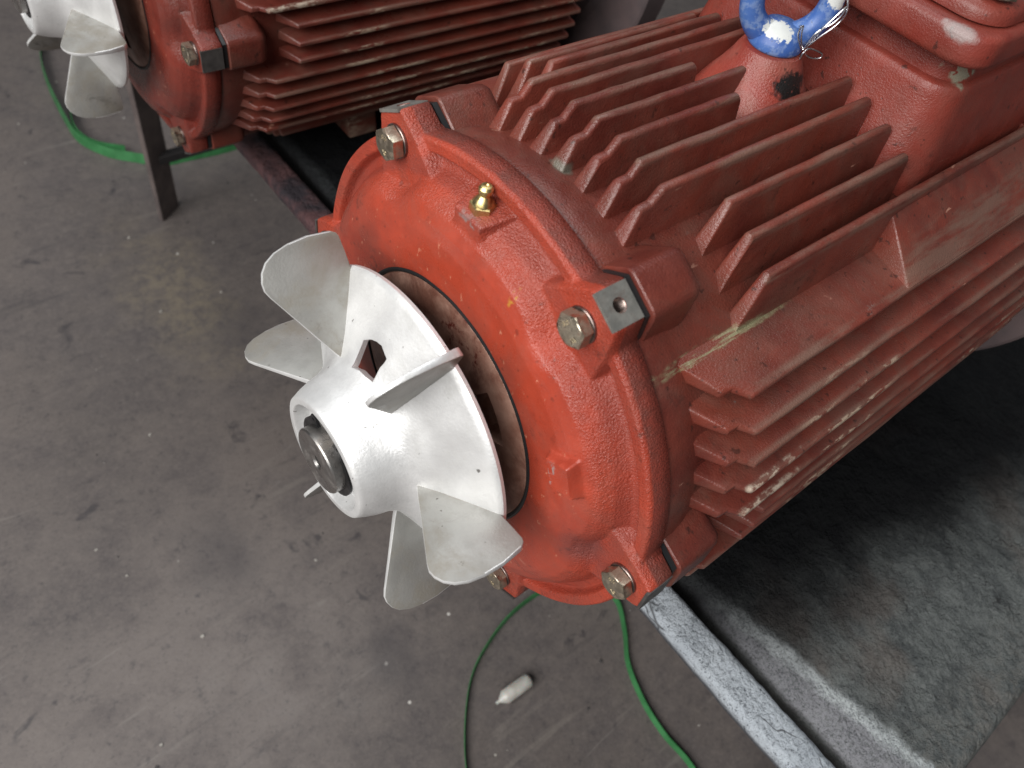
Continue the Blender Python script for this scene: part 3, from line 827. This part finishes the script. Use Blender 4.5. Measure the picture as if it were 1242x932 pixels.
edges = [e for e in bm.edges if len({v.co.y > 0 for v in e.verts}) == 1]
bmesh.ops.bevel(bm, geom=edges, offset=0.0005, segments=2, affect='EDGES', profile=0.5)
blade_me = bm_mesh("blade", bm)
blade_me.materials.append(ALU_BLADE)
blade_me.materials.append(ALU)                       # edges trimmed back to clean metal
for p_ in blade_me.polygons:
    if abs(p_.normal.y) < 0.9: p_.material_index = 1
BL = (11.5, 67.5, 127, 189.5, 249.5, 308.5)
for k in range(6):
    b = link("blade", blade_me, None, fan, ang=35)
    b.rotation_euler = (math.radians(90 - BL[k]), 0, 0)
# ---- stator housing
stat_prof = [(0.0266, 0.060), (0.0266, 0.1385), (0.0272, 0.1402), (0.0285, 0.1406), (0.036, 0.1404), (0.044, 0.1392), (0.050, 0.1375), (0.405, 0.1375), (0.412, 0.1330), (0.414, 0.120), (0.414, 0.0)]
bodies = [revolve("body", stat_prof, 144)]
for ph_ in LUG:
    nrm, tan = frame(ph_)
    sec = [(-0.021, 0.134), (-0.0170, 0.1420), (-0.0125, 0.1520), (-0.0108, 0.1542), (-0.0080, 0.1552), (0.0080, 0.1552), (0.0108, 0.1542), (0.0125, 0.1520), (0.0170, 0.1420), (0.021, 0.134)]
    bm = bmesh.new()
    rings = []
    for x, sc, dh in ((0.0290, 0.97, -0.0006), (0.0298, 1.0, 0), (0.0545, 1.0, 0), (0.0580, 0.97, -0.0006), (0.0605, 0.92, -0.0022), (0.0640, 0.78, -0.009), (0.068, 0.7, -0.02)):
        rings.append([bm.verts.new(Vector((x, 0, 0)) + tan * (t * sc) + nrm * max(h + dh, 0.125)) for t, h in sec])
    for a, b in zip(rings, rings[1:]):
        for i in range(len(sec) - 1): bm.faces.new((a[i], a[i + 1], b[i + 1], b[i]))
        bm.faces.new((a[-1], a[0], b[0], b[-1]))
    bm.faces.new(rings[0]); bm.faces.new(list(reversed(rings[-1])))
    bmesh.ops.recalc_face_normals(bm, faces=bm.faces)
    bodies.append(bm_mesh("lug", bm))
for ph_ in LUG:
    nrm, tan = frame(ph_)
    P_ = [(-0.0178, 0.136), (-0.0160, 0.1415), (-0.0096, 0.1526), (0.0096, 0.1526), (0.0160, 0.1415), (0.0178, 0.136)]
    link("lug_gap_shade", prism("lug_gap_shade", [Vector((0.0258, 0, 0)) + tan * t + nrm * h for t, h in P_], (0.0030, 0, 0)), SEAL_GAP_BLACK, motor)  # black plate added to stand for the shade in the lug gap
stator = link("stator_housing", join("stator_housing", bodies), RED_STATOR, motor, ang=35)
ENV, STEP = 0.1588, 0.1518
def fin_mesh(u, x0, x1, stepped, side, name="fin", seed=0):
    """plate at offset u; side 0 top, 1 right(-y), 2 bottom, 3 left"""
    base = math.sqrt(0.1375 ** 2 - u * u); env = math.sqrt(ENV ** 2 - u * u) ; st = math.sqrt(STEP ** 2 - u * u)
    r_ = random.Random(seed)
    j = lambda: r_.uniform(-0.0006, 0.0006)
    if stepped:
        P = [(x0 - 0.003, base - 0.006), (x0 + j(), base + 0.0005), (x0 + 0.0068 + j(), st - 0.001), (x0 + 0.0082, st), (x0 + 0.0140 + j(), st + 0.0004), (x0 + 0.0186, env - 0.0006 + j()), (x0 + 0.0200, env)]
    else:
        P = [(x0 - 0.003, base - 0.006), (x0 + j(), base + 0.0005), (x0 + 0.0075 + j(), env - 0.001), (x0 + 0.0088, env)]
    nseg = 10
    xa = P[-1][0]
    for k in range(1, nseg): P.append((xa + (x1 - 0.002 - xa) * k / nseg, env + r_.uniform(-0.0003, 0.0003)))
    P += [(x1 - 0.0015, env - 0.0003), (x1, env - 0.0018), (x1 + 0.001, base - 0.006)]
    bm = bmesh.new()
    def hwf(h): return float(np.interp((h - base) / (env - base), [-0.3, 0.0, 0.12, 1.0], [0.0054, 0.0041, 0.0030, 0.0023 if side in (0, 2) else 0.0019]))
    A = [bm.verts.new((x, hwf(h), h)) for x, h in P]; B = [bm.verts.new((x, -hwf(h), h)) for x, h in P]
    # side faces as strips down to the base line
    n = len(P)
    lvl = [0.33, 0.66]
    def column(x, h, s):
        out = []
        for q in lvl:
            hh = (base - 0.006) + (h - base + 0.006) * (1 - q)
            out.append(bm.verts.new((x, s * hwf(hh), hh)))
        return out
    for side_v, s in ((A, 1), (B, -1)):
        b0 = side_v[0]; b1 = side_v[-1]
        bm.faces.new(side_v if s > 0 else list(reversed(side_v)))
    for i in range(n):
        k = (i + 1) % n
        bm.faces.new((A[k], A[i], B[i], B[k]))
    bmesh.ops.recalc_face_normals(bm, faces=bm.faces)
    edges = [e for e in bm.edges if len({v.co.y > 0 for v in e.verts}) == 1 and min(v.co.z for v in e.verts) > base - 0.004]
    bmesh.ops.bevel(bm, geom=edges, offset=0.0017 if side in (0, 2) else 0.0014, segments=3, affect='EDGES', profile=0.5)
    bmesh.ops.triangulate(bm, faces=[q for q in bm.faces if len(q.verts) > 4])
    for v_ in bm.verts: v_.co.y += u
    rot = [0, PI / 2, PI, -PI / 2][side]
    bmesh.ops.rotate(bm, verts=bm.verts, cent=(0, 0, 0), matrix=Matrix.Rotation(rot, 3, 'X'))
    return bm_mesh(name, bm)
US_TOP = [-0.094, -0.078, -0.062, -0.045, -0.030, -0.015, 0.0, 0.015, 0.030, 0.045, 0.062, 0.078, 0.094]
US_SIDE = [-0.094, -0.078, -0.062, -0.046, -0.030, -0.015, 0.0, 0.015, 0.030, 0.046, 0.062, 0.078, 0.094]
sd = 0
for side in (0, 1, 2, 3):
    for u in (US_TOP if side in (0, 2) else US_SIDE):
        sd += 1
        au = abs(u)
        if side in (0, 2):
            stepped = au < 0.05; x0 = 0.0465 if stepped else 0.0865
            if side == 0: x1 = 0.1500 if abs(au - 0.015) < 1e-6 else 0.176 if au < 1e-6 else 0.2288 if au < 0.08 else 0.408
            else: x1 = 0.408
        else:
            stepped = au > 0.025; x0 = 0.0465 if stepped else 0.0790
            x1 = 0.408
        link("fin", fin_mesh(u, x0, x1, stepped, side, seed=sd), RED_STATOR, stator, ang=40)
# behind a slanted triangular front the space between the outermost fin and the top plate is cast solid
def shoulder(x, sgn, x1=0.408):
    F = [(x + 0.0050, 0.0945, 0.1215), (x + 0.0020, 0.0945, 0.0930), (x - 0.0035, 0.1275, 0.0935), (x - 0.0025, 0.1270, 0.0962), (x + 0.0005, 0.1130, 0.1075)]
    B = [(x1, 0.0945, 0.1240), (x1, 0.0945, 0.0930), (x1, 0.1275, 0.0935), (x1, 0.1270, 0.0965), (x1, 0.1120, 0.1110)]
    bm = bmesh.new()
    a = [bm.verts.new((p, sgn * q, r)) for p, q, r in F]
    mid = [bm.verts.new((x + 0.016, sgn * q, r + dz)) for (p, q, r), dz in zip(F, (0.0012, 0, 0, 0.0002, 0.0022))]
    b = [bm.verts.new((p, sgn * q, r)) for p, q, r in B]
    n = len(F)
    for u, w in ((a, mid), (mid, b)):
        for i in range(n): bm.faces.new((u[i], u[(i + 1) % n], w[(i + 1) % n], w[i]))
    bm.faces.new(a); bm.faces.new(list(reversed(b)))
    bmesh.ops.recalc_face_normals(bm, faces=bm.faces)
    fe = [e for e in bm.edges if all(v_ in a for v_ in e.verts)]
    bmesh.ops.bevel(bm, geom=fe, offset=0.0013, segments=3, affect='EDGES', profile=0.5)
    return bm_mesh("shoulder_panel", bm)
for sgn in (-1, 1):
    link("shoulder_panel", shoulder(0.199, sgn), RED_STATOR, stator, ang=30)
    link("gusset", prism("gusset", [(0.366, sgn * 0.0925, 0.122), (0.366, sgn * 0.0925, 0.095), (0.374, sgn * 0.060, 0.110), (0.371, sgn * 0.066, 0.118)], (0.006, 0, 0), 0.001), RED_STATOR, stator)
# cast feet under the housing
for x in (0.190, 0.345):
    link("foot", prism("foot", [(x, -0.060, BZ + 0.001), (x, 0.060, BZ + 0.001), (x, 0.050, -0.125), (x, -0.050, -0.125)], (0.035, 0, 0), 0.002), RED_STATOR, motor)
# rear neck and flange
link("rear_flange", revolve("rear_flange", [(0.410, 0.0), (0.410, 0.118), (0.470, 0.118), (0.478, 0.126), (0.478, 0.178), (0.480, 0.1805), (0.508, 0.1805), (0.511, 0.178), (0.511, 0.0)], 128), MAUVE, motor, ang=30)
# ---- lifting eye and its boss
def lathe_z(name, prof, cx, cy, n=48):
    v = []; f = []; k = len(prof)
    for i in range(n):
        a = 2 * PI * i / n
        for r, z in prof: v.append((cx + r * math.cos(a), cy + r * math.sin(a), z))
    for i in range(n):
        j = (i + 1) % n
        for p in range(k - 1): f.append((i * k + p, j * k + p, j * k + p + 1, i * k + p + 1))
    me = mesh(name, v, f)
    bm = bmesh.new(); bm.from_mesh(me); bmesh.ops.remove_doubles(bm, verts=bm.verts, dist=1e-6)
    bmesh.ops.recalc_face_normals(bm, faces=bm.faces); bm.to_mesh(me); bm.free()
    return me
EX = 0.1905
boss = link("lifting_boss", lathe_z("lifting_boss", [(0.044, 0.130), (0.0370, 0.1350), (0.0318, 0.1395), (0.0280, 0.1440), (0.0238, 0.1500), (0.0197, 0.1575), (0.0180, 0.1615), (0.0166, 0.1640), (0.0158, 0.1655), (0.0138, 0.1662), (0.0, 0.1662)], EX, 0), RED_BOSS, motor)
collar = lathe_z("lifting_eye", [(0.0, 0.1660), (0.0134, 0.1663), (0.0143, 0.1672), (0.0146, 0.1683), (0.0143, 0.1700), (0.0140, 0.1715), (0.0118, 0.1745), (0.0085, 0.1780), (0.0, 0.1790)], EX, 0)
pts = []; rad = []
for k in range(64):
    a = 2 * PI * k / 64
    pts.append((EX + 0.0198 * math.cos(a) * 0.785, -0.0198 * math.cos(a) * 0.62, 0.1902 + 0.0198 * math.sin(a)))
    rad.append(0.0060 + 0.0012 * max(0, -math.sin(a)) ** 2)
eye = link("lifting_eye", join("lifting_eye", [collar, tube("r", pts, rad, 20, True)]), BLUE, motor, ang=50)
eye.rotation_euler = (0, 0, 0)
# ---- terminal box
def rrect(x0, x1, y0, y1, r, n=8):
    out = []
    for cx, cy, a0 in ((x1 - r, y1 - r, 0), (x0 + r, y1 - r, 90), (x0 + r, y0 + r, 180), (x1 - r, y0 + r, 270)):
        for k in range(n + 1):
            a = math.radians(a0 + 90 * k / n); out.append((cx + r * math.cos(a), cy + r * math.sin(a)))
    return out
def stack(name, levels):
    bm = bmesh.new()
    loft(bm, [(z, rrect(*q)) for z, q in levels])
    bmesh.ops.recalc_face_normals(bm, faces=bm.faces)
    return bm_mesh(name, bm)
X1 = 0.430
tb = link("terminal_box", stack("terminal_box", [
    (0.100, (0.2262, X1, -0.0872, 0.0872, 0.027)), (0.124, (0.2268, X1, -0.0868, 0.0868, 0.026)), (0.133, (0.2278, X1, -0.0860, 0.0860, 0.025)), (0.140, (0.2295, X1, -0.0845, 0.0845, 0.023)), (0.148, (0.2315, X1, -0.083, 0.083, 0.022)),
    (0.166, (0.2345, X1, -0.0805, 0.0805, 0.020)), (0.1695, (0.2350, X1, -0.080, 0.080, 0.020)), (0.1708, (0.2362, X1, -0.079, 0.079, 0.019)), (0.1716, (0.2395, X1, -0.0765, 0.0765, 0.018)), (0.182, (0.2405, X1, -0.076, 0.076, 0.018)), (0.1885, (0.2405, X1, -0.076, 0.076, 0.018)),
    (0.1888, (0.2195, X1, -0.0855, 0.0855, 0.016)), (0.1902, (0.2175, X1, -0.0875, 0.0875, 0.017)), (0.1925, (0.2170, X1, -0.088, 0.088, 0.017)), (0.2020, (0.2168, X1, -0.088, 0.088, 0.017)), (0.2040, (0.2176, X1, -0.0872, 0.0872, 0.017)), (0.2050, (0.2195, X1, -0.0855, 0.0855, 0.016))]), RED_BOX, motor, ang=50)
lid = link("lid", stack("lid", [(0.2056, (0.2290, X1, -0.080, 0.080, 0.018)), (0.2062, (0.2262, X1, -0.0822, 0.0822, 0.019)), (0.2100, (0.2262, X1, -0.0822, 0.0822, 0.019)), (0.2130, (0.2275, X1, -0.081, 0.081, 0.019)), (0.2142, (0.2305, X1, -0.078, 0.078, 0.018))]), RED_BOX, tb, ang=50)
for y in (-0.0705, 0.0705):
    b = link("lid_bolt", head, None, tb, ang=25)
    b.location = (0.2405, y, 0.2165); b.scale = (0.8, 0.8, 0.8)
    b = link("lid_bolt", head, None, tb, ang=25)
    b.location = (0.405, y, 0.2165); b.scale = (0.8, 0.8, 0.8)

# ------------------------------------------------------------------ the second motor: a copy of the thing, its parts and sub-parts
def copy_tree(o, parent=None):
    c = o.copy(); COL.objects.link(c)
    if parent is not None: c.parent = parent
    for ch in list(o.children): copy_tree(ch, c)
    return c
motor2 = copy_tree(motor)
motor2.location = (0.0248, 0.515, 0.0005)
motor2.rotation_euler = (0, 0, -0.0216)
motor2["label"] = "duller red motor further back, cut off by the top edge of the picture"
for ch in motor2.children:
    if ch.name.startswith("end_shield"):
        ch.material_slots[0].link = 'OBJECT'; ch.material_slots[0].material = DULL_SHIELD
    if ch.name.startswith("fan"): ch.rotation_euler = (math.radians(14), 0, 0)

# ------------------------------------------------------------------ tie wire round the lifting eye
W1 = [(0.2036, -0.0218, 0.1939), (0.2031, -0.0215, 0.1896), (0.2010, -0.0198, 0.1850), (0.1967, -0.0163, 0.1796), (0.1952, -0.0152, 0.1740), (0.1937, -0.0146, 0.1702), (0.1908, -0.0142, 0.1725), (0.1894, -0.0116, 0.1766), (0.1893, -0.0110, 0.1806), (0.1904, -0.0114, 0.1818), (0.1905, -0.0120, 0.1787), (0.1915, -0.0133, 0.1745), (0.1934, -0.0142, 0.1714), (0.1948, -0.0149, 0.1710), (0.1970, -0.0166, 0.1746), (0.1988, -0.0180, 0.1778), (0.2019, -0.0205, 0.1827), (0.2040, -0.0222, 0.1874), (0.2043, -0.0224, 0.1923), (0.2075, -0.0170, 0.1975), (0.2100, -0.0090, 0.1985)]
W2 = [(0.1937, -0.0155, 0.1657), (0.1944, -0.0156, 0.1690), (0.1962, -0.0165, 0.1713), (0.2000, -0.0190, 0.1707), (0.2028, -0.0212, 0.1694), (0.2028, -0.0212, 0.1674), (0.2000, -0.0190, 0.1665), (0.1963, -0.0165, 0.1678), (0.1938, -0.0152, 0.1712)]
pts = list(reversed(catmull(W1, 6))) + [(0.2015, -0.0215, 0.1925), (0.1970, -0.0185, 0.1830)] + list(reversed(catmull(W2, 6)))
tag(link("tie_wire", tube("tie_wire", [tuple(p) for p in pts], 0.00045, 8), WIRE), "thin silver wire looped round the blue lifting eye", "wire")

# ------------------------------------------------------------------ green strapping standing on edge on the floor
def strap(name, pts, width, thick, closed, lean=0.0):
    P = catmull(pts, 10, closed); N = len(P); v = []; f = []
    for i in range(N):
        t = (P[(i + 1) % N] - P[i - 1]) if (closed or 0 < i < N - 1) else (P[min(i + 1, N - 1)] - P[max(i - 1, 0)])
        t = t[:2] / np.linalg.norm(t[:2]); nrm = np.array([-t[1], t[0]])
        b = P[i][:2]; z = P[i][2]; top = b + nrm * lean
        for q, zz in ((b + nrm * thick / 2, z), (top + nrm * thick / 2, z + width), (top - nrm * thick / 2, z + width), (b - nrm * thick / 2, z)):
            v.append((q[0], q[1], zz))
    for i in range(N if closed else N - 1):
        j = (i + 1) % N
        for k in range(4):
            l = (k + 1) % 4
            f.append((i * 4 + k, i * 4 + l, j * 4 + l, j * 4 + k))
    if not closed: f.append((0, 1, 2, 3)); f.append(tuple((N - 1) * 4 + k for k in (3, 2, 1, 0)))
    return fix_normals(mesh(name, v, f))
z0 = FZ + 0.0005
s1 = [(0.0193, -0.0974), (0.0539, -0.0509), (0.0909, -0.0189), (0.1429, 0.0019), (0.186, 0.0084), (0.225, 0.0048), (0.268, -0.018), (0.285, -0.052), (0.2666, -0.0882), (0.2411, -0.1210), (0.2250, -0.1640), (0.2190, -0.2050), (0.2199, -0.2472), (0.205, -0.30), (0.15, -0.345), (0.08, -0.335), (0.025, -0.28), (0.002, -0.20), (0.003, -0.14)]
tag(link("packing_strap", strap("packing_strap", [(x, y, z0) for x, y in s1], 0.0088, 0.0009, True, 0.002), GREEN), "green plastic strapping loop lying on the floor around the small white vial", "strap", "green straps on the floor")
s2 = [(0.145, 1.47), (0.109, 1.39), (0.088, 1.29), (0.0765, 1.177), (0.0763, 1.116), (0.100, 1.062), (0.1285, 1.031), (0.170, 0.9974), (0.2094, 0.9902), (0.3067, 0.9853), (0.37, 1.02), (0.40, 1.12), (0.38, 1.25), (0.30, 1.33), (0.20, 1.32), (0.115, 1.25), (0.088, 1.185), (0.079, 1.13), (0.093, 1.085), (0.13, 1.05)]
tag(link("packing_strap", strap("packing_strap", [(x, y, z0) for x, y in s2], 0.018, 0.0009, False, 0.003), GREEN), "green plastic strapping coil on the floor below the rear motor at upper left", "strap", "green straps on the floor")

# ------------------------------------------------------------------ small plastic vial
vial = revolve("plastic_vial", [(0.0, 0.0), (0.0, 0.0018), (0.004, 0.0020), (0.0052, 0.0028), (0.0066, 0.0040), (0.0110, 0.0072), (0.0125, 0.0082), (0.0440, 0.0082), (0.0465, 0.0076), (0.0478, 0.0060), (0.0480, 0.0)], 32)
vo = tag(link("plastic_vial", vial, MILK), "small milky plastic dropper vial lying on the floor inside the green loop", "vial")
vo.location = (0.0845, -0.0645, FZ + 0.0083); vo.rotation_euler = (0, 0, math.radians(-2)); vo.scale = (1.0, 1.0, 1.0)

# ------------------------------------------------------------------ grit and paint flecks on the floor: nobody could count them
bm = bmesh.new()
for k in range(170):
    x = rng.uniform(-0.5, 0.75); y = rng.uniform(-0.6, 1.7)
    r = abs(rng.normal(0.0011, 0.0009)) + 0.0005
    a = rng.uniform(0, 6.28); n = 5
    top = [bm.verts.new((x + r * rng.uniform(0.5, 1.2) * math.cos(a + 2 * PI * q / n), y + r * rng.uniform(0.5, 1.2) * math.sin(a + 2 * PI * q / n), FZ + 0.0002 + r * 0.5)) for q in range(n)]
    bot = [bm.verts.new((v_.co.x * 1.0 + (v_.co.x - x) * 0.2, v_.co.y + (v_.co.y - y) * 0.2, FZ + 0.0001)) for v_ in top]
    bm.faces.new(top)
    for q in range(n): bm.faces.new((top[q], bot[q], bot[(q + 1) % n], top[(q + 1) % n]))
bmesh.ops.recalc_face_normals(bm, faces=bm.faces)
M = NT("grit")
GRIT = M.set(Base_Color=M.mix(M.ramp(M.noise(26, 2), 0.48, 0.54), (0.05, 0.045, 0.045), (0.36, 0.34, 0.31)), Roughness=0.8)
tag(link("floor_grit", bm_mesh("floor_grit", bm), GRIT, smooth=False), "scattered grit and pale paint flecks on the concrete floor", "grit", kind="stuff")
